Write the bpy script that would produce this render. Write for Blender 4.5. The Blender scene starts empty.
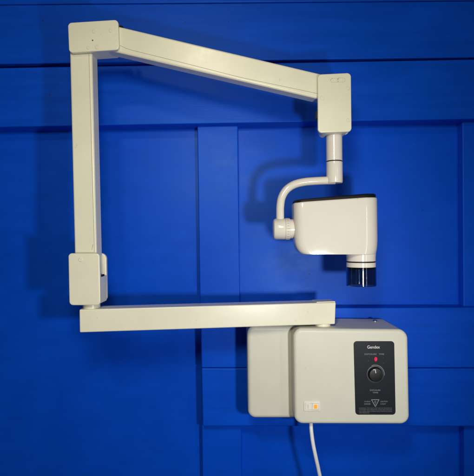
import bpy, bmesh, math, random
from mathutils import Vector, Matrix
random.seed(7)
R = math.radians
sc = bpy.context.scene
C = sc.collection

# ------------------------------------------------------------------ measures
S = 0.0025            # metres per unit (the control box is ~295 mm wide)
DREF = 465.0          # distance (units) of the control box front
DW = 560.0            # distance (units) of the recessed wall panels
CX, CY = 237.0, 238.0
ZC = 1.30             # eye height
ROLL = R(0.5)

def P(px, py, D):
    """point of the room seen at (px, py) at distance D units from the lens plane"""
    dx, dy = px - CX, py - CY
    c, s = math.cos(ROLL), math.sin(ROLL)
    rx, ry = dx * c - dy * s, dx * s + dy * c
    k = D / DREF * S
    return Vector((rx * k, (D - DW) * S, ZC - ry * k))

# ------------------------------------------------------------------ materials
def new_mat(name):
    m = bpy.data.materials.new(name)
    m.use_nodes = True
    nt = m.node_tree
    return m, nt, nt.nodes['Principled BSDF']

def noise(nt, scale, detail=4, rough=0.55, stretch=(1, 1, 1), coord='Object'):
    tc = nt.nodes.new('ShaderNodeTexCoord')
    mp = nt.nodes.new('ShaderNodeMapping')
    mp.inputs['Scale'].default_value = stretch
    n = nt.nodes.new('ShaderNodeTexNoise')
    n.inputs['Scale'].default_value = scale
    n.inputs['Detail'].default_value = detail
    n.inputs['Roughness'].default_value = rough
    nt.links.new(tc.outputs[coord], mp.inputs['Vector'])
    nt.links.new(mp.outputs['Vector'], n.inputs['Vector'])
    return n.outputs['Fac']

def ramp(nt, fac, stops):
    r = nt.nodes.new('ShaderNodeValToRGB')
    el = r.color_ramp.elements
    while len(el) < len(stops):
        el.new(0.5)
    for e, (p, c) in zip(el, stops):
        e.position = p
        e.color = (*c, 1) if len(c) == 3 else c
    nt.links.new(fac, r.inputs['Fac'])
    return r.outputs['Color']

def maprange(nt, fac, a, b, c, d):
    n = nt.nodes.new('ShaderNodeMapRange')
    for i, v in zip(('From Min', 'From Max', 'To Min', 'To Max'), (a, b, c, d)):
        n.inputs[i].default_value = v
    nt.links.new(fac, n.inputs['Value'])
    return n.outputs['Result']

def bump(nt, bs, facs):
    prev = None
    for fac, strength, dist in facs:
        b = nt.nodes.new('ShaderNodeBump')
        b.inputs['Strength'].default_value = strength
        b.inputs['Distance'].default_value = dist
        nt.links.new(fac, b.inputs['Height'])
        if prev:
            nt.links.new(prev, b.inputs['Normal'])
        prev = b.outputs['Normal']
    nt.links.new(prev, bs.inputs['Normal'])

def enamel(name, col, rough=0.36, vary=0.05, coat=0.0, orange=0.05):
    m, nt, b = new_mat(name)
    f = noise(nt, 9, 5, 0.6)
    lo = tuple(c * (1 - vary) for c in col)
    base = ramp(nt, f, [(0.35, lo), (0.65, col)])
    # small rubbed marks and scuffs of handling
    sc_ = noise(nt, 75, 3, 0.7, (1, 1, 0.45))
    mk = nt.nodes.new('ShaderNodeMix')
    mk.data_type = 'RGBA'
    mk.blend_type = 'MULTIPLY'
    mk.inputs['Factor'].default_value = 1.0
    nt.links.new(base, mk.inputs['A'])
    nt.links.new(ramp(nt, sc_, [(0.69, (1, 1, 1)), (0.75, (0.80, 0.78, 0.72))]), mk.inputs['B'])
    nt.links.new(mk.outputs['Result'], b.inputs['Base Color'])
    f2 = noise(nt, 26, 6, 0.65)
    nt.links.new(maprange(nt, f2, 0.3, 0.7, rough - .02, rough + .035), b.inputs['Roughness'])
    b.inputs['Coat Weight'].default_value = coat
    b.inputs['Coat Roughness'].default_value = 0.12
    if orange:
        f3 = noise(nt, 420, 2, 0.5)
        bump(nt, b, [(f3, orange, 0.0006)])
    return m

def plain(name, col, rough=0.5, metal=0.0):
    m, nt, b = new_mat(name)
    f = noise(nt, 60, 4)
    nt.links.new(ramp(nt, f, [(0.3, tuple(c * 0.9 for c in col)), (0.7, col)]), b.inputs['Base Color'])
    b.inputs['Roughness'].default_value = rough
    b.inputs['Metallic'].default_value = metal
    return m

def blue_wood(name, stretch, grain, deep):
    m, nt, b = new_mat(name)
    s = Vector(stretch)
    f = noise(nt, 3.0, 6, 0.6)
    base = ramp(nt, f, [(0.3, (0.0, 0.064, 0.58)), (0.7, (0.0003, 0.077, 0.67))])
    g = noise(nt, 34, 6, 0.62, stretch)
    mx = nt.nodes.new('ShaderNodeMix')
    mx.data_type = 'RGBA'
    mx.blend_type = 'MULTIPLY'
    mx.inputs['Factor'].default_value = 1.0
    nt.links.new(base, mx.inputs['A'])
    nt.links.new(ramp(nt, g, [(0.36, (deep, deep, deep)), (0.62, (1.0, 1.0, 1.0))]), mx.inputs['B'])
    # a few dark pin knots
    v = nt.nodes.new('ShaderNodeTexVoronoi')
    v.inputs['Scale'].default_value = 4.5
    tc = nt.nodes.new('ShaderNodeTexCoord')
    nt.links.new(tc.outputs['Object'], v.inputs['Vector'])
    kn = ramp(nt, v.outputs['Distance'], [(0.007, (0.25, 0.25, 0.3)), (0.014, (1, 1, 1))])
    mk = nt.nodes.new('ShaderNodeMix')
    mk.data_type = 'RGBA'
    mk.blend_type = 'MULTIPLY'
    mk.inputs['Factor'].default_value = 1.0
    nt.links.new(mx.outputs['Result'], mk.inputs['A'])
    nt.links.new(kn, mk.inputs['B'])
    nt.links.new(mk.outputs['Result'], b.inputs['Base Color'])
    nt.links.new(maprange(nt, g, 0.3, 0.7, 0.38, 0.46), b.inputs['Roughness'])
    b.inputs['Specular IOR Level'].default_value = 0.28
    b.inputs['Specular Tint'].default_value = (0.45, 0.80, 1.0, 1)
    fine = noise(nt, 170, 3, 0.6, stretch)
    wav = noise(nt, 5, 3, 0.5)
    nap = noise(nt, 320, 3, 0.6, (0.5, 1, 1))
    bump(nt, b, [(g, grain, 0.0012), (fine, 0.10 + grain, 0.0006), (nap, 0.16, 0.0005), (wav, 0.12, 0.006)])
    return m

M = {}
M['cream'] = enamel('cream_enamel', (0.73, 0.72, 0.572), 0.26, 0.06)
M['cream_box'] = enamel('cream_moulded_case', (0.61, 0.61, 0.515), 0.42)
M['cream_head'] = enamel('cream_gloss_enamel', (0.645, 0.615, 0.54), 0.10, 0.03, 0.1, 0.008)
M['screw'] = enamel('cream_screw', (0.60, 0.56, 0.42), 0.35)
M['seam'] = plain('dark_seam', (0.10, 0.09, 0.06), 0.6)
M['seam_soft'] = plain('soft_seam', (0.34, 0.32, 0.22), 0.6)
M['black'] = plain('black_plastic', (0.006, 0.006, 0.007), 0.55)
M['black'].node_tree.nodes['Principled BSDF'].inputs['Specular IOR Level'].default_value = 0.25
M['panel'] = plain('charcoal_panel', (0.010, 0.014, 0.019), 0.4)
M['panel'].node_tree.nodes['Principled BSDF'].inputs['Specular IOR Level'].default_value = 0.3
M['knob'] = plain('knob_black', (0.004, 0.004, 0.005), 0.5)
M['dial'] = plain('dial_grey', (0.045, 0.05, 0.06), 0.45)
M['white_ink'] = plain('white_ink', (0.80, 0.80, 0.80), 0.5)
M['grey_ink'] = plain('grey_ink', (0.22, 0.23, 0.25), 0.5)
M['dim_ink'] = plain('dim_grey_ink', (0.15, 0.155, 0.165), 0.5)
M['red_ink'] = plain('red_ink', (0.18, 0.006, 0.02), 0.5)
M['white_plastic'] = plain('white_plastic', (0.78, 0.76, 0.70), 0.35)
M['cord'] = plain('white_cord', (0.74, 0.75, 0.76), 0.42)
M['chrome'] = plain('bright_metal', (0.75, 0.75, 0.75), 0.18, 1.0)
M['brass'] = plain('dull_brass', (0.30, 0.20, 0.06), 0.35, 0.9)

def lampmat(name, col, glow, strength):
    m, nt, b = new_mat(name)
    b.inputs['Base Color'].default_value = (*col, 1)
    b.inputs['Roughness'].default_value = 0.3
    f = noise(nt, 300, 2)
    nt.links.new(ramp(nt, f, [(0.3, tuple(c * 0.7 for c in glow)), (0.7, glow)]), b.inputs['Emission Color'])
    b.inputs['Emission Strength'].default_value = strength
    return m
M['red_lamp'] = lampmat('lit_red_lamp', (0.4, 0.01, 0.05), (1.0, 0.008, 0.06), 0.42)
M['amber_lamp'] = lampmat('lit_amber_lamp', (0.7, 0.3, 0.03), (1.0, 0.34, 0.02), 0.55)

m, nt, b = new_mat('smoked_acrylic')
b.inputs['Base Color'].default_value = (0.24, 0.31, 0.335, 1)
b.inputs['Roughness'].default_value = 0.06
b.inputs['Transmission Weight'].default_value = 1.0
b.inputs['IOR'].default_value = 1.46
M['acrylic'] = m

M['wood_h'] = blue_wood('blue_painted_board_lengthwise', (0.10, 1, 1), 0.16, 0.86)
M['wood_v'] = blue_wood('blue_painted_board_upright', (0.35, 1, 0.7), 0.05, 0.93)
M['nail'] = plain('painted_nail', (0.002, 0.015, 0.10), 0.5)
M['gap_shade'] = plain('painted_gap_shade', (0.004, 0.006, 0.012), 0.9)  # near-black colour stands in for shade inside the board gap

# ------------------------------------------------------------------ helpers
def link(name, me, mat, parent=None, bevel=0.0, seg=3, angle=35, smooth=True):
    o = bpy.data.objects.new(name, me)
    C.objects.link(o)
    if mat is not None:
        me.materials.append(mat)
    if smooth:
        for p in me.polygons:
            p.use_smooth = True
        me.set_sharp_from_angle(angle=R(angle))
    if bevel:
        md = o.modifiers.new('Bevel', 'BEVEL')
        md.width = bevel * S
        md.segments = seg
        md.limit_method = 'ANGLE'
        md.angle_limit = R(angle)
        md.harden_normals = True
    if parent is not None:
        o.parent = parent
        o.matrix_parent_inverse = parent.matrix_world.inverted()
    return o

def finish(bm, name, mat, parent=None, **kw):
    bmesh.ops.recalc_face_normals(bm, faces=bm.faces)
    # origin at the middle of the piece
    me = bpy.data.meshes.new(name)
    c = sum((v.co for v in bm.verts), Vector()) / max(1, len(bm.verts))
    for v in bm.verts:
        v.co -= c
    bm.to_mesh(me)
    bm.free()
    o = link(name, me, mat, None, **kw)
    o.location = c
    if parent is not None:
        bpy.context.view_layer.update()
        o.parent = parent
        o.matrix_parent_inverse = parent.matrix_world.inverted()
    return o

def round_poly(pts, r, n=7):
    """round every corner of a 2-D polygon (r: number or list)"""
    out = []
    L = len(pts)
    for i in range(L):
        ri = r[i] if isinstance(r, (list, tuple)) else r
        p = Vector(pts[i]); a = Vector(pts[i - 1]); c = Vector(pts[(i + 1) % L])
        if ri <= 0:
            out.append(p[:]); continue
        u = (a - p).normalized(); w = (c - p).normalized()
        half = math.acos(max(-1, min(1, u.dot(w)))) / 2
        t = min(ri / math.tan(half), (a - p).length * 0.49, (c - p).length * 0.49)
        rr = t * math.tan(half)
        cen = p + (u + w).normalized() * (rr / math.sin(half))
        s = p + u * t - cen; e = p + w * t - cen
        a0 = math.atan2(s.y, s.x); a1 = math.atan2(e.y, e.x)
        d = (a1 - a0 + math.pi) % (2 * math.pi) - math.pi
        for k in range(n + 1):
            a_ = a0 + d * k / n
            out.append((cen.x + rr * math.cos(a_), cen.y + rr * math.sin(a_)))
    return out

def add_prism(bm, front, depth):
    """front: 3-D points of the near face; depth: vector to the far face"""
    a = [bm.verts.new(p) for p in front]
    b_ = [bm.verts.new(p + depth) for p in front]
    bm.faces.new(a)
    bm.faces.new(b_[::-1])
    n = len(a)
    for i in range(n):
        bm.faces.new((a[i], b_[i], b_[(i + 1) % n], a[(i + 1) % n]))

def YD(d):
    return Vector((0, d * S, 0))

def plate(name, pts, D, depth, mat, parent, r=0, n=7, **kw):
    """flat-fronted piece given by its outline; D number or function of (x,y)"""
    bm = bmesh.new()
    pl = round_poly(pts, r, n) if r else pts
    f = D if callable(D) else (lambda x, y: D)
    add_prism(bm, [P(x, y, f(x, y)) for x, y in pl], YD(depth))
    return finish(bm, name, mat, parent, **kw)

def box2(x0, y0, x1, y1):
    return [(x0, y0), (x1, y0), (x1, y1), (x0, y1)]

def add_lathe(bm, origin, axis, prof, n=48, cap0=True, cap1=True):
    """prof: list of (radius, along) in metres"""
    axis = axis.normalized()
    u = axis.orthogonal().normalized(); w = axis.cross(u)
    rings = []
    for r, h in prof:
        rings.append([bm.verts.new(origin + axis * h + (u * math.cos(2 * math.pi * k / n) + w * math.sin(2 * math.pi * k / n)) * r) for k in range(n)])
    for a, b_ in zip(rings, rings[1:]):
        for k in range(n):
            bm.faces.new((a[k], a[(k + 1) % n], b_[(k + 1) % n], b_[k]))
    if cap0: bm.faces.new(rings[0][::-1])
    if cap1: bm.faces.new(rings[-1])

def lathe(name, origin, axis, prof, mat, parent, **kw):
    bm = bmesh.new()
    add_lathe(bm, origin, axis, [(r * S, h * S) for r, h in prof], kw.pop('n', 48), kw.pop('cap0', True), kw.pop('cap1', True))
    return finish(bm, name, mat, parent, **kw)

def catmull(pts, per=10):
    out = []
    q = [pts[0] * 2 - pts[1]] + list(pts) + [pts[-1] * 2 - pts[-2]]
    for i in range(1, len(q) - 2):
        p0, p1, p2, p3 = q[i - 1:i + 3]
        for k in range(per):
            t = k / per
            out.append(0.5 * ((2 * p1) + (p2 - p0) * t + (2 * p0 - 5 * p1 + 4 * p2 - p3) * t * t + (3 * p1 - p0 - 3 * p2 + p3) * t ** 3))
    out.append(pts[-1])
    return out

def add_tube(bm, path, r, n=20):
    rings = []
    prev = None
    for i, p in enumerate(path):
        t = (path[min(i + 1, len(path) - 1)] - path[max(i - 1, 0)]).normalized()
        u = t.orthogonal().normalized() if prev is None else (prev - t * prev.dot(t)).normalized()
        prev = u
        w = t.cross(u)
        rings.append([bm.verts.new(p + (u * math.cos(2 * math.pi * k / n) + w * math.sin(2 * math.pi * k / n)) * r) for k in range(n)])
    for a, b_ in zip(rings, rings[1:]):
        for k in range(n):
            bm.faces.new((a[k], a[(k + 1) % n], b_[(k + 1) % n], b_[k]))
    bm.faces.new(rings[0][::-1]); bm.faces.new(rings[-1])

def add_strokes(bm, strokes, D, w, depth=0.25):
    """thin raised lines: each stroke a list of (x, y) points"""
    for st in strokes:
        for (x0, y0), (x1, y1) in zip(st, st[1:]):
            d = Vector((x1 - x0, y1 - y0))
            if d.length < 1e-6: continue
            nrm = Vector((-d.y, d.x)).normalized() * w / 2
            f = [(x0 + nrm.x, y0 + nrm.y), (x1 + nrm.x, y1 + nrm.y), (x1 - nrm.x, y1 - nrm.y), (x0 - nrm.x, y0 - nrm.y)]
            add_prism(bm, [P(x, y, D) for x, y in f], YD(depth))

def circle_pts(x, y, r, n=28, a0=0, a1=2 * math.pi):
    return [(x + r * math.cos(a0 + (a1 - a0) * k / n), y + r * math.sin(a0 + (a1 - a0) * k / n)) for k in range(n + 1)]

def tag(o, label=None, cat=None, kind=None):
    if label: o['label'] = label
    if cat: o['category'] = cat
    if kind: o['kind'] = kind

def empty(name, loc):
    o = bpy.data.objects.new(name, None)
    C.objects.link(o)
    o.location = loc
    o.empty_display_size = 0.05
    bpy.context.view_layer.update()
    return o

def text_mesh(items, D, name, mat, parent):
    """items: (string, px centre, py baseline, cap height px, align, width px or None)"""
    bm = bmesh.new()
    for s, px, py, h, align, width in items:
        cu = bpy.data.curves.new('tmp', 'FONT')
        cu.body = s
        cu.align_x = 'LEFT'
        cu.size = 1.0
        cu.resolution_u = 3
        cu.extrude = 0.0
        o = bpy.data.objects.new('tmp', cu)
        C.objects.link(o)
        bpy.context.view_layer.update()
        me = bpy.data.meshes.new_from_object(o.evaluated_get(bpy.context.evaluated_depsgraph_get()))
        bpy.data.objects.remove(o)
        bpy.data.curves.remove(cu)
        xs = [v.co.x for v in me.vertices]
        x0, x1 = min(xs), max(xs)
        sy = h / 0.69
        sx = sy if width is None else width / (x1 - x0)
        off = {'C': (x0 + x1) / 2, 'L': x0, 'R': x1}[align]
        for v in me.vertices:
            q = P(px + (v.co.x - off) * sx, py - v.co.y * sy, D)
            v.co = q
        bm.from_mesh(me)
        bpy.data.meshes.remove(me)
    c = sum((v.co for v in bm.verts), Vector()) / len(bm.verts)
    for v in bm.verts: v.co -= c
    # make every glyph face the reader
    for f in bm.faces:
        f.normal_update()
        if f.normal.y > 0: f.normal_flip()
    me = bpy.data.meshes.new(name)
    bm.to_mesh(me); bm.free()
    o = link(name, me, mat, None, smooth=False)
    o.location = c
    bpy.context.view_layer.update()
    o.parent = parent
    o.matrix_parent_inverse = parent.matrix_world.inverted()
    return o

# ------------------------------------------------------------------ the blue board wall
wall = empty('board_wall', Vector((0, 0, 0)))
tag(wall, 'bright blue painted timber wall of wide boards behind the cream x-ray unit', 'wall')
X0, X1, YT, YB = -330, 820, -260, 760
DR, DS = 534.0, 547.0     # rails and stiles stand proud of the panels
BV = dict(bevel=1.2, seg=3)

def lin(a, b, x):
    return a[1] + (b[1] - a[1]) * (x - a[0]) / (b[0] - a[0])
top_seam = ((0, 5.0), (474, 1.0))
gap_hi = ((0, 64.0), (474, 57.3))
gap_lo = ((0, 67.8), (474, 59.3))
rail_lo = ((0, 127.0), (474, 119.0))

plate('gap_shade_sheet', box2(X0, YT, X1, 140), 640, 4, M['gap_shade'], wall)  # dark sheet added behind the boards so the open gap looks black
plate('panel', box2(X0, 80, X1, YB), DW, 8, M['wood_v'], wall)
plate('board', [(X0, YT), (X1, YT), (X1, lin(*top_seam, X1) - .6), (X0, lin(*top_seam, X0) - .6)], DR, 22, M['wood_h'], wall, **BV)
plate('board', [(X0, lin(*top_seam, X0)), (X1, lin(*top_seam, X1)), (X1, lin(*gap_hi, X1)), (X0, lin(*gap_hi, X0))], DR, 22, M['wood_h'], wall, **BV)
plate('rail', [(X0, lin(*gap_lo, X0)), (X1, lin(*gap_lo, X1)), (X1, lin(*rail_lo, X1)), (X0, lin(*rail_lo, X0))], DR, 25.5, M['wood_h'], wall, **BV)
plate('stile', [(197.0, 115), (237.8, 115), (244.6, YB), (207, YB)], DS, 12.7, M['wood_v'], wall, **BV)
plate('stile', [(462.5, 110), (640, 110), (640, YB), (466, YB)], DS, 12.7, M['wood_v'], wall, **BV)
plate('rail', [(200.4, 308), (X1, 307), (X1, 368.0), (201.6, 367.8)], DR, 25.5, M['wood_h'], wall, **BV)
plate('rail', [(201.6, 368.3), (X1, 368.6), (X1, 426.6), (202.8, 426.2)], DR, 25.5, M['wood_h'], wall, **BV)

# old filled nail holes in the boards
for x, y, d, r_ in [(43, 21, DR, .9), (50, 95, DR, .9), (185, 22.4, DR, .8), (228.5, 22.5, DR, .8), (309, 274, DW, .8)]:
    bm = bmesh.new()
    add_lathe(bm, P(x, y, d) + YD(.3), Vector((0, -1, 0)), [(r_ * S, 0), (r_ * S, .34 * S), (r_ * .6 * S, .4 * S)], 14)
    finish(bm, 'nail_head', M['nail'], wall)

# ------------------------------------------------------------------ the x-ray unit
unit = empty('xray_unit', P(330, 424, 520))
tag(unit, 'cream wall mounted dental x-ray unit with folding arm, tube head and control box', 'x-ray unit')

def screw(px, py, D, r, parent, mat=None, h=0.9):
    """flat slotted screw head standing on a plate whose front is at D"""
    bm = bmesh.new()
    o = P(px, py, D)
    add_lathe(bm, o + YD(0.3), Vector((0, -1, 0)), [(r * S, 0), (r * S, (0.3 + h * .6) * S), (r * .86 * S, (0.3 + h) * S), (r * .3 * S, (.3 + h) * S), (r * .28 * S, (.3 + h * .3) * S)], 24)
    return finish(bm, 'screw', mat or M['screw'], parent, angle=30)

# --- rear mounting case
plate('mounting_case', [(247, 326), (330, 326), (330, 418.5), (248, 418.5)], 486, 74, M['cream_box'], unit, r=8, n=8, bevel=4, seg=5)
# --- control box
cb_pts = [(293.3, 328.6), (408.2, 329.6), (410, 424.6), (294.6, 424.3)]
cbox = plate('control_box', cb_pts, 465, 64, M['cream_box'], unit, r=[9, 10, 9, 9], n=9, bevel=3.4, seg=6)
# front cover joint: thin moulded line round the face
bm = bmesh.new()
add_lathe(bm, P(375, 321.2, 511), Vector((0, 0, 1)), [(2.6 * S, -1 * S), (2.6 * S, 0.8 * S), (1.8 * S, 1.6 * S), (0.6 * S, 1.9 * S)], 20)
finish(bm, 'screw', M['chrome'], cbox)
# --- control panel
DP = 464.2
pan = plate('control_panel', [(353.7, 341.3), (394.4, 341.3), (395.8, 414.8), (355.6, 414.8)], DP, 3, M['panel'], unit, r=3.2, bevel=.35, seg=2)
DT = DP - 0.12
text_mesh([('Gendex', 373.6, 348.5, 3.0, 'C', 12.6)], DT, 'logo_lettering', M['white_ink'], pan)
text_mesh([('EXPOSURE   TIME', 374.4, 354.9, 1.45, 'C', 19.5),
           ], DT, 'heading_lettering', M['grey_ink'], pan)
text_mesh([('EXPOSURE', 375.2, 390.9, 1.4, 'C', 10.5), ('TIME', 375.4, 393.3, 1.4, 'C', 5.6)], DT, 'dial_lettering', M['grey_ink'], pan)
text_mesh([('X-RAY', 370.6, 402.2, 1.35, 'R', 6.2), ('DANGER', 370.6, 404.6, 1.35, 'R', 6.2)], DT, 'danger_lettering', M['grey_ink'], pan)
text_mesh([('CAUTION', 380.4, 402.2, 1.35, 'L', 7.2), ('X-RAY', 380.4, 404.6, 1.35, 'L', 5.6)], DT, 'caution_lettering', M['grey_ink'], pan)
text_mesh([('WARNING: THIS X-RAY UNIT MAY BE DANGEROUS', 375.4, 408.6, 0.95, 'C', 33.0),
           ('TO PATIENT AND OPERATOR UNLESS SAFE EXPOSURE', 375.5, 410.2, 0.95, 'C', 33.0),
           ('FACTORS AND OPERATING INSTRUCTIONS', 375.6, 411.8, 0.95, 'C', 33.0),
           ('ARE OBSERVED.', 359.1, 413.3, 0.95, 'L', 10.5)], DT, 'warning_lettering', M['dim_ink'], pan)
for it in [('2', 369.2, 357.6, 1.2, 'C', .8), ('1', 368.3, 361.4, 1.2, 'C', .5), ('4', 383.2, 358.4, 1.2, 'C', .8), ('6', 383.6, 363.6, 1.2, 'C', .8)]:
    text_mesh([it], DT, 'dial_numeral', M['red_ink'], pan)
bm = bmesh.new()
add_strokes(bm, [[(371.3, 399.7), (379.3, 399.7)], [(378.9, 399.95), (375.4, 406.7), (371.7, 399.95)]], DP - .2, .62)
add_strokes(bm, [circle_pts(375.3, 401.9, .8, 12), [(375.3, 402.6), (375.3, 404.6)]], DP - .2, .35)
finish(bm, 'warning_triangle', M['grey_ink'], pan, smooth=False)
plate('indicator_lamp', [(375.9 + 1.45 * math.cos(a), 359.2 + 2.2 * math.sin(a)) for a in [2 * math.pi * k / 28 for k in range(28)]], DP - .35, .8, M['red_lamp'], pan)
bm = bmesh.new()
add_lathe(bm, P(375.2, 374.2, DP + .4), Vector((0, -1, 0)), [(8.8 * S, 0), (8.8 * S, .8 * S), (8.4 * S, 1.0 * S)], 56)
finish(bm, 'dial_ring', M['dial'], pan)
lathe('knob', P(375.0, 373.9, DP - .4), Vector((0, -1, 0)), [(7.4, 0), (7.3, .6), (6.9, 1.0), (6.7, 3.6), (6.4, 4.1), (5.8, 4.3), (.3, 4.3)], M['knob'], pan, n=56)
kD = DP - .4 - 4.4
bm = bmesh.new()
# pointer mark on the knob's end, and the scale arc beside it
add_strokes(bm, [[(373.2, 369.9), (375.4, 369.7), (375.9, 373.2)]], kD, .55, .3)
finish(bm, 'pointer', M['white_ink'], pan, smooth=False)
bm = bmesh.new()
add_strokes(bm, [circle_pts(375.2, 374.2, 9.2, 18, R(-112), R(8))], DP - .2, .5)
finish(bm, 'scale_arc', M['grey_ink'], pan, smooth=False)
# --- rocker switch
sw = plate('power_switch', box2(303.8, 401.8, 320.3, 411.4), 464.0, 3, M['white_plastic'], unit, r=1.0, bevel=.4, seg=2)
sw['label'] = 'white rocker switch glowing amber at one end'
bm = bmesh.new()
add_strokes(bm, [[(304.9, 402.9), (319.2, 402.9), (319.2, 410.4), (304.9, 410.4), (304.9, 402.9)]], 463.8, .35, .3)
finish(bm, 'switch_seam', M['screw'], sw, smooth=False)
bm = bmesh.new()
add_prism(bm, [P(305.6, 403.6, 463.6), P(312.2, 403.6, 462.6), P(312.2, 409.7, 462.6), P(305.6, 409.7, 463.6)], YD(2))
finish(bm, 'rocker', M['white_plastic'], sw, bevel=.25, seg=2)
bm = bmesh.new()
add_strokes(bm, [[(308.2, 404.6), (308.2, 408.7)]], 462.9, .7, .5)
finish(bm, 'rocker_mark', M['screw'], sw, smooth=False)
bm = bmesh.new()
add_prism(bm, [P(312.3, 403.6, 462.6), P(318.5, 403.6, 461.8), P(318.5, 409.7, 461.8), P(312.3, 409.7, 462.6)], YD(2))
finish(bm, 'amber_rocker', M['white_plastic'], sw, bevel=.25, seg=2)
plate('amber_lamp', box2(314.2, 404.7, 317.2, 408.8), 461.75, 1.4, M['amber_lamp'], sw, r=.5, bevel=.15, seg=2)
# --- mains cord
bm = bmesh.new()
DC = 476
cp = [P(310.9, 418, DC), P(311.0, 425, DC), P(311.6, 433, DC - 2), P(313.3, 445, DC - 4), P(316.2, 459, DC - 4), P(318.6, 470, DC - 2), P(320.4, 482, DC), P(322, 520, DC + 6), P(318, 600, DC + 10), P(326, 700, DC + 12)]
add_tube(bm, catmull(cp, 10), 1.95 * S, 18)
finish(bm, 'power_cord', M['cord'], unit)

# --- lower swing arm (its near end is nearer the viewer)
DL, DRt = 446.0, 477.0
def dlow(x):
    t = (x - 79) / (336 - 79)
    return 1 / ((1 - t) / DL + t / DRt)
fr = [(79.2, 309.6), (336, 302.4), (335.2, 324.2), (79.6, 332.6)]
bm = bmesh.new()
f3 = [P(x, y, dlow(x)) for x, y in fr]
along = (f3[1] - f3[0]).normalized()
back = Vector((-along.y, along.x, 0)).normalized()
if back.y < 0: back = -back
add_prism(bm, f3, back * 22 * S)
low = finish(bm, 'lower_arm', M['cream'], unit, bevel=1.1, seg=4)
# end cap standing a little proud of the arm's top at the pivot end
bm = bmesh.new()
c3 = [P(x, y, dlow(x)) for x, y in [(317.5, 302.2), (336.3, 301.6), (336.3, 303.3), (317.5, 304.0)]]
c3 = [p + back * 3 * S for p in c3]
add_prism(bm, c3, back * 17 * S)
finish(bm, 'end_cap', M['cream'], low, bevel=.5, seg=2)
# pivot pin into the control box
pp = P(322.5, 327.2, dlow(322.5) + 9)
lathe('pivot_pin', pp, Vector((0, 0, 1)), [(9.4, -4), (9.4, .6), (8.2, 1.0), (8.2, 9)], M['cream'], low)

# --- lower knuckle on the far end of the lower arm
DK = 444.0
kn_x0, kn_x1 = 68.2, 99.8
DKb = DK + 33
knf = [(68.0, 253.3), (99.3, 253.3), (100.2, 305.4), (69.0, 305.4)]
knuck = plate('lower_knuckle', knf, DK, 5, M['cream'], unit, r=[3.5, 3.5, 4, 4], bevel=1.2, seg=4)
def same(x, y, D0, D1):
    """pixel at D1 straight behind the point seen at (x, y, D0)"""
    return (CX + (x - CX) * D0 / D1, CY + (y - CY) * D0 / D1)
rear = [(80, 253.0), (106.0, 253.0), (106.8, 301.8), (80, 301.8)]
plate('rear_cheek', rear, DKb - 5, 5, M['cream'], knuck, r=[6, 6, 5, 5], bevel=1.2, seg=4)
core = [same(x, y, DK, DK + 4.6) for x, y in [(70.6, 277), (98.4, 277), (98.4, 304.6), (70.6, 304.6)]]
plate('core', core, DK + 4.6, 24, M['cream'], knuck, bevel=.8, seg=2)
cr = P(*same(98.4, 276.6, DK, DK + 4.6), DK + 4.6)
bm = bmesh.new()
add_prism(bm, [cr + Vector((a * S, 5 * S, b_ * S)) for a, b_ in [(-2, -1.0), (.15, -1.0), (.15, .9), (-2, .9)]], YD(10))
finish(bm, 'slot', M['black'], knuck)
screw(80.5, 259.8, DK, 1.9, knuck, M['cream'], .6)
kc = (DK + DKb) / 2
pk = P(91.5, 312.2, dlow(91.5) + 11)
lathe('knuckle_pin', pk, Vector((0, 0, 1)), [(8.9, -2), (8.9, 2.2), (8.4, 2.6), (8.4, 12)], M['cream'], knuck)

# --- upright arm: square tube from knuckle to elbow
DTOP, DBOT = 459.5, 450.0
def dup_(y):
    t = (y - 40) / (275 - 40)
    return 1 / ((1 - t) / DTOP + t / DBOT)
bm = bmesh.new()
up = [(69.2, 40), (91.6, 40), (97.0, 276), (74.9, 276)]
add_prism(bm, [P(x, y, dup_(y)) for x, y in up], YD(19))
upr = finish(bm, 'upright_arm', M['cream'], unit, bevel=1.9, seg=5)
# fold line of the tube's seam along the side near the front edge, and a small scratch
bm = bmesh.new()
add_strokes(bm, [[(91.6, 250.4), (93.0, 244.2)]], dup_(248) - .08, .35, .2)
finish(bm, 'scratch', M['seam_soft'], upr, smooth=False)
bm = bmesh.new()
sp = [(88.8, 54), (94.4, 252)]
for (x0, y0), (x1, y1) in zip(sp, sp[1:]):
    add_prism(bm, [P(x0 - .15, y0, dup_(y0) - .2), P(x0 + .15, y0, dup_(y0) - .2), P(x1 + .15, y1, dup_(y1) - .2), P(x1 - .15, y1, dup_(y1) - .2)], YD(.6))
finish(bm, 'cover_seam', M['seam_soft'], upr, smooth=False)

# --- elbow cover
DE = 453.0
elb = plate('elbow_cover', [(67.6, 22.6), (118.0, 19.4), (119.2, 49.6), (68.8, 52.8)], DE, 4.5, M['cream'], unit, r=4, bevel=1.0, seg=4)
q = [(80, 34), (119.0, 32), (119.0, 56.4), (80, 58.6)]
plate('rear_cheek', q, DE + 26, 4.5, M['cream'], elb, r=4, bevel=1.0, seg=4)
q = [same(x, y, DE, DE + 4.4) for x, y in [(70, 24), (113, 21.2), (113.5, 47.5), (71, 50.5)]]
plate('core', q, DE + 4.4, 22, M['cream'], elb, r=4, bevel=.6, seg=2)
for x, y, r_ in [(94.2, 31.4, 1.9), (111.0, 30.6, 1.9), (88.3, 47.8, 1.7), (97.2, 47.2, 2.1)]:
    screw(x, y, DE, r_, elb, M['cream'], .6)
screw(92.6, 40.4, DE, .7, elb, M['seam'], .3)

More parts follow.
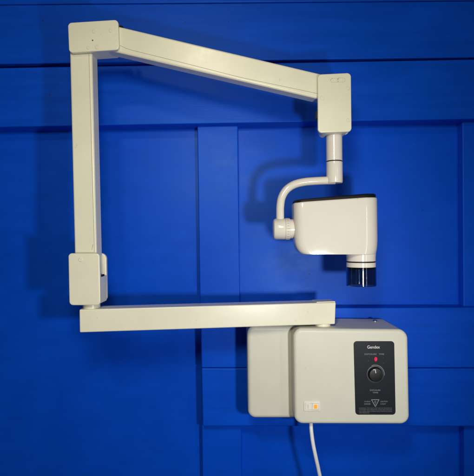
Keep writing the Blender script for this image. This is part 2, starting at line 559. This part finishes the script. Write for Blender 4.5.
# --- upper arm: square tube from elbow to end bracket
DU0, DU1 = 457.0, 448.0
def dua(x):
    t = (x - 118) / 200
    return 1 / ((1 - t) / DU0 + t / DU1)
bm = bmesh.new()
ua = [(100, 21.8), (326, 75.0), (326, 100.6), (100, 48.2)]
add_prism(bm, [P(x, y, dua(x)) for x, y in ua], YD(15))
upa = finish(bm, 'upper_arm', M['cream'], unit, bevel=1.9, seg=5)
bm = bmesh.new()
sp = [(119.6, 45.3), (122, 46.4), (126, 48.3), (132, 50.2), (180, 62.0), (240, 77.2), (317, 93.4)]
for (x0, y0), (x1, y1) in zip(sp, sp[1:]):
    add_prism(bm, [P(x0, y0 - .17, dua(x0) - .2), P(x1, y1 - .17, dua(x1) - .2), P(x1, y1 + .17, dua(x1) - .2), P(x0, y0 + .17, dua(x0) - .2)], YD(.6))
finish(bm, 'cover_seam', M['seam_soft'], upa, smooth=False)
# black block stands in for the shaded gap atop the arm by the elbow
bm = bmesh.new()
add_prism(bm, [P(x, y, 462) for x, y in [(117, 24.2), (122.4, 25.6), (122.4, 27.0), (117, 26)]], YD(18))
finish(bm, 'gap_shade_block', M['black'], upa)

# --- end bracket
DB = 443.0
brk = plate('end_bracket', [(317.8, 74.2), (351.2, 72.6), (351.8, 131.6), (318.0, 132.8)], DB, 4.5, M['cream'], unit, r=4, bevel=1.1, seg=4)
q = [same(x, y, DB, DB + 4.4) for x, y in [(322.6, 76), (349.4, 74.6), (350, 131.6), (323, 132.6)]]
plate('core', q, DB + 4.4, 20, M['cream'], brk, r=4, bevel=1.2, seg=3)
q = [(321.5, 82), (348.6, 81), (349.2, 134.2), (322, 135)]
plate('rear_cheek', q, DB + 24, 4.5, M['cream'], brk, r=4, bevel=1.1, seg=4)
for x, y, r_ in [(322.2, 98.2, 2.1), (347.9, 88.4, 1.8), (348.2, 120.4, 1.8)]:
    screw(x, y, DB, r_, brk, M['cream'], .6)
bm = bmesh.new()
add_strokes(bm, [round_poly(box2(330.6, 78.2, 338.6, 82.4), 2.05, 6) + [(332.65, 78.2)],
                 round_poly(box2(337.2, 77.9, 345.2, 82.1), 2.05, 6) + [(339.2, 77.9)]], DB - .12, .4, .25)
finish(bm, 'slot_outline', M['screw'], brk, smooth=False)
lathe('adjusting_nut', P(319.5, 115.5, DB + 14), Vector((-1, 0, 0)), [(4.6, 0), (4.6, 3.2), (3.6, 4.0)], M['brass'], brk, n=6)

# --- drop tube and yoke
DA = DB + 13.5
ax0 = P(334.1, 132, DA)
def zh(px, a, b_, D):          # height in units between two picture rows
    return (P(px, a, D).z - P(px, b_, D).z) / S
h1 = zh(334, 132, 161.0, DA)
tube = lathe('drop_tube', ax0, Vector((0, 0, -1)), [(7.85, -3), (7.85, h1)], M['cream_head'], unit)
lathe('joint_ring', ax0, Vector((0, 0, -1)), [(7.2, h1 - .2), (7.2, h1 + 1.6)], M['black'], tube)
h2 = zh(334, 132, 183.2, DA)
yoke = lathe('yoke_collar', ax0, Vector((0, 0, -1)), [(7.6, h1 + 1.0), (7.95, h1 + 1.4), (7.95, h2 - 1.0), (7.4, h2)], M['cream_head'], unit)
bm = bmesh.new()
yp = [P(x, y, DA) for x, y in [(335, 180.3), (326, 180.5), (315, 181.0), (304, 182.0), (294, 184.6), (286.2, 190.0), (281.8, 197.6), (280.3, 206), (280.1, 214), (280.3, 226)]]
add_tube(bm, catmull(yp, 8), 3.95 * S, 24)
yarm = finish(bm, 'yoke_arm', M['cream_head'], unit)
hx = P(273.0, 229.0, DA)
ux = DA / DREF             # units per picture px at this distance
hub = lathe('yoke_hub', hx, Vector((1, 0, 0)), [(.4, -.2), (7.5, -.2), (9.4, .8), (10.3, 2.6), (10.4, 11.6 * ux), (10.0, 11.9 * ux)], M['cream_head'], unit)
lathe('scale_ring', hx, Vector((1, 0, 0)), [(9.7, 11.8 * ux), (10.5, 12.2 * ux), (10.5, 16.6 * ux), (9.6, 17.0 * ux), (9.4, 22 * ux)], M['cream_head'], hub)
bm = bmesh.new()
for k in range(24):                        # degree marks round the ring
    a = 2 * math.pi * k / 24
    d = Vector((0, math.cos(a), math.sin(a)))
    c = hx + Vector((14.4 * ux * S, 0, 0)) + d * 10.5 * S
    t = Vector((0, -d.z, d.y))
    lx = (1.5 if k % 3 == 0 else .9) * S
    f = [c + Vector((-lx, 0, 0)) - t * .2 * S, c + Vector((lx, 0, 0)) - t * .2 * S, c + Vector((lx, 0, 0)) + t * .2 * S, c + Vector((-lx, 0, 0)) + t * .2 * S]
    add_prism(bm, [p - d * .2 * S for p in f], d * .3 * S)
finish(bm, 'degree_marks', M['seam_soft'], hub, smooth=False)

# --- tube head: lofted rounded body, deeper than it is tall at the ends
DH = DA                      # centre line
HD = 15.8                    # half depth
DF = DH - HD                 # its front
def ring(x0, x1, y0, y1, hd, rl, rr_, nseg=12):
    """plan outline between picture columns x0..x1 (as seen on the centre line); y0/y1 picture row at left/right"""
    a = P(x0, y0, DH); b_ = P(x1, y1, DH)
    L = (b_.x - a.x)
    pts = []
    hdm = hd * S; rl *= S; rr_ *= S
    for (cx_, cy_, r, s) in ((L - rr_, -hdm + rr_, rr_, -90), (L - rr_, hdm - rr_, rr_, 0), (rl, hdm - rl, rl, 90), (rl, -hdm + rl, rl, 180)):
        for k in range(nseg + 1):
            t = R(s + 90 * k / nseg)
            x = cx_ + r * math.cos(t); y = cy_ + r * math.sin(t)
            pts.append(Vector((a.x + x, a.y + y, a.z + (b_.z - a.z) * x / L)))
    return pts
def loft(bm, rings, cap0=True, cap1=True):
    vr = [[bm.verts.new(p) for p in r] for r in rings]
    n = len(vr[0])
    for a, b_ in zip(vr, vr[1:]):
        for k in range(n):
            bm.faces.new((a[k], a[(k + 1) % n], b_[(k + 1) % n], b_[k]))
    if cap0: bm.faces.new(vr[0][::-1])
    if cap1: bm.faces.new(vr[-1])
XL, XR = 292.4, 376.4
bm = bmesh.new()
RL, RR = 9, 15.5
rings = [ring(XL + 2.4, XR - 2.4, 204.0, 198.2, HD - 2.4, RL - 2, RR - 2),
         ring(XL + .9, XR - .9, 203.6, 197.8, HD - .9, RL, RR),
         ring(XL + .2, XR - .2, 204.2, 198.4, HD - .2, RL, RR),
         ring(XL, XR, 205.2, 199.4, HD, RL, RR)]
for t in range(1, 5):
    rings.append(ring(XL + .2 * t, XR + .12 * t, 205 + t * 8, 199.6 + t * 9.2, HD, RL, RR))
for k in range(0, 11):                     # turned-under lower edge: wide at the ends, crisp along the front
    a = R(90 * k / 10)
    e = 1 - math.cos(a)
    z = math.sin(a)
    hd = HD - (0.35 if k == 10 else 0)
    rings.append(ring(XL + 1.0 + 9.5 * e, XR + .5 - 2.4 * e, 238 + 16.0 * z, 238 + 16.0 * z, hd, RL - 1.5 * e, RR - (0.35 if k == 10 else 0)))
loft(bm, rings)
head = finish(bm, 'tube_head', M['cream_head'], unit, angle=50)
# black top cover, thicker towards the beam end
bm = bmesh.new()
rings = [ring(XL + 1.2, XR - 1.2, 205, 199.4, HD - 1.2, RL, RR), ring(XL + 1.0, XR - 1.0, 201.8, 195.2, HD - 1.0, RL, RR),
         ring(XL + 1.6, XR - 1.6, 200.9, 194.4, HD - 1.6, RL, RR), ring(XL + 4, XR - 4, 200.4, 193.9, HD - 4, RL, RR)]
loft(bm, rings)
finish(bm, 'top_cover', M['black'], head, angle=50)
# neck, rings, smoked sleeve
nx = 360.8
n0 = P(nx, 240, DH)
def hh(y): return zh(nx, 240, y, DH)
u_ = DH / DREF
neck = lathe('collimator_neck', n0, Vector((0, 0, -1)), [(13, 0), (15.0, hh(247)), (14.8, hh(250)), (14.35, hh(254)), (14.1, hh(257)), (14.0, hh(260.9)), (13.4, hh(261.2))], M['cream_head'], unit, n=64)
lathe('black_ring', n0, Vector((0, 0, -1)), [(13.5, hh(260.6)), (13.5, hh(262.6))], M['black'], neck, n=64)
lathe('cream_ring', n0, Vector((0, 0, -1)), [(13.6, hh(262.2)), (14.1, hh(262.5)), (14.1, hh(266.9)), (13.6, hh(267.2))], M['cream_head'], neck, n=64)
bm = bmesh.new()
z0, z1 = hh(266.8), hh(285.6)
ri, ro = 13.1, 14.5
add_lathe(bm, n0, Vector((0, 0, -1)), [(k * S, h * S) for k, h in [(ri, z0), (ro, z0), (ro, z1 - .5), (ro - .4, z1), (ri + .3, z1), (ri, z1 - .4), (ri, z0)]], 72, False, False)
bmesh.ops.remove_doubles(bm, verts=bm.verts, dist=1e-6)
finish(bm, 'smoked_sleeve', M['acrylic'], neck)
lathe('beam_window', n0, Vector((0, 0, -1)), [(12.4, hh(264)), (12.4, hh(268.4)), (11.8, hh(268.8))], M['black'], neck)

# ------------------------------------------------------------------ light
def U(x, y, d):              # a place in units right of / below the lens axis, d from the lens plane
    return Vector((x * S, (d - DW) * S, ZC - y * S))
lt = bpy.data.lights.new('flash', 'SPOT')
lt.energy = 23.5
lt.color = (1.0, 0.985, 0.99)
lt.shadow_soft_size = 0.036
lt.spot_size = R(99)
lt.spot_blend = 0.8
lo = bpy.data.objects.new('flash', lt)
lo.location = U(127, 71, 87)
lo.rotation_euler = (U(-55, 100, 560) - lo.location).to_track_quat('-Z', 'Y').to_euler()
C.objects.link(lo)
def disk_lamp(name, loc, watts, size, col, aim):
    la = bpy.data.lights.new(name, 'AREA')
    la.energy = watts
    la.color = col
    la.shape = 'DISK'
    la.size = size
    o = bpy.data.objects.new(name, la)
    o.location = loc
    C.objects.link(o)
    o.rotation_euler = (aim - loc).to_track_quat('-Z', 'Y').to_euler()
disk_lamp('room_lamp', U(-25, -178, 0), 7.0, 0.24, (1.0, 0.92, 0.74), U(-70, 0, 560))
disk_lamp('ceiling_light', Vector((-0.40, -2.31, ZC + 1.27)), 6.0, 0.22, (1.0, 0.90, 0.68), Vector((-.15, 0, ZC)))
lb = bpy.data.lights.new('side_lamp', 'AREA')
lb.energy = 1.0
lb.color = (1.0, 0.98, 0.94)
lb.shape = 'RECTANGLE'
lb.size = 0.03
lb.size_y = 0.7
lbo = bpy.data.objects.new('side_lamp', lb)
lbo.location = Vector((0.82, -1.28, ZC - 0.15))
C.objects.link(lbo)
_d = (Vector((.2, -.2, ZC)) - lbo.location)
_d.z = 0
lbo.rotation_euler = _d.to_track_quat('-Z', 'Y').to_euler()
w = bpy.data.worlds.new('World')
sc.world = w
w.use_nodes = True
bg = w.node_tree.nodes['Background']
bg.inputs['Color'].default_value = (0.75, 0.8, 1.0, 1)
bg.inputs['Strength'].default_value = 0.05

# ------------------------------------------------------------------ camera
cam = bpy.data.cameras.new('camera')
co = bpy.data.objects.new('camera', cam)
C.objects.link(co)
co.location = (0, -DW * S, ZC)
co.rotation_euler = (R(90), 0, 0)
co.rotation_mode = 'XYZ'
co.matrix_world = Matrix.Translation(co.location) @ Matrix.Rotation(R(90), 4, 'X') @ Matrix.Rotation(-ROLL, 4, 'Z')
cam.sensor_fit = 'VERTICAL'
cam.sensor_height = 24
cam.lens = 24 * DREF / 476.0
cam.clip_start = 0.02
cam.clip_end = 50
sc.camera = co
vs = sc.view_settings
vs.view_transform = 'Standard'
vs.look = 'None'
vs.exposure = 0
vs.gamma = 1
vs.use_curve_mapping = False
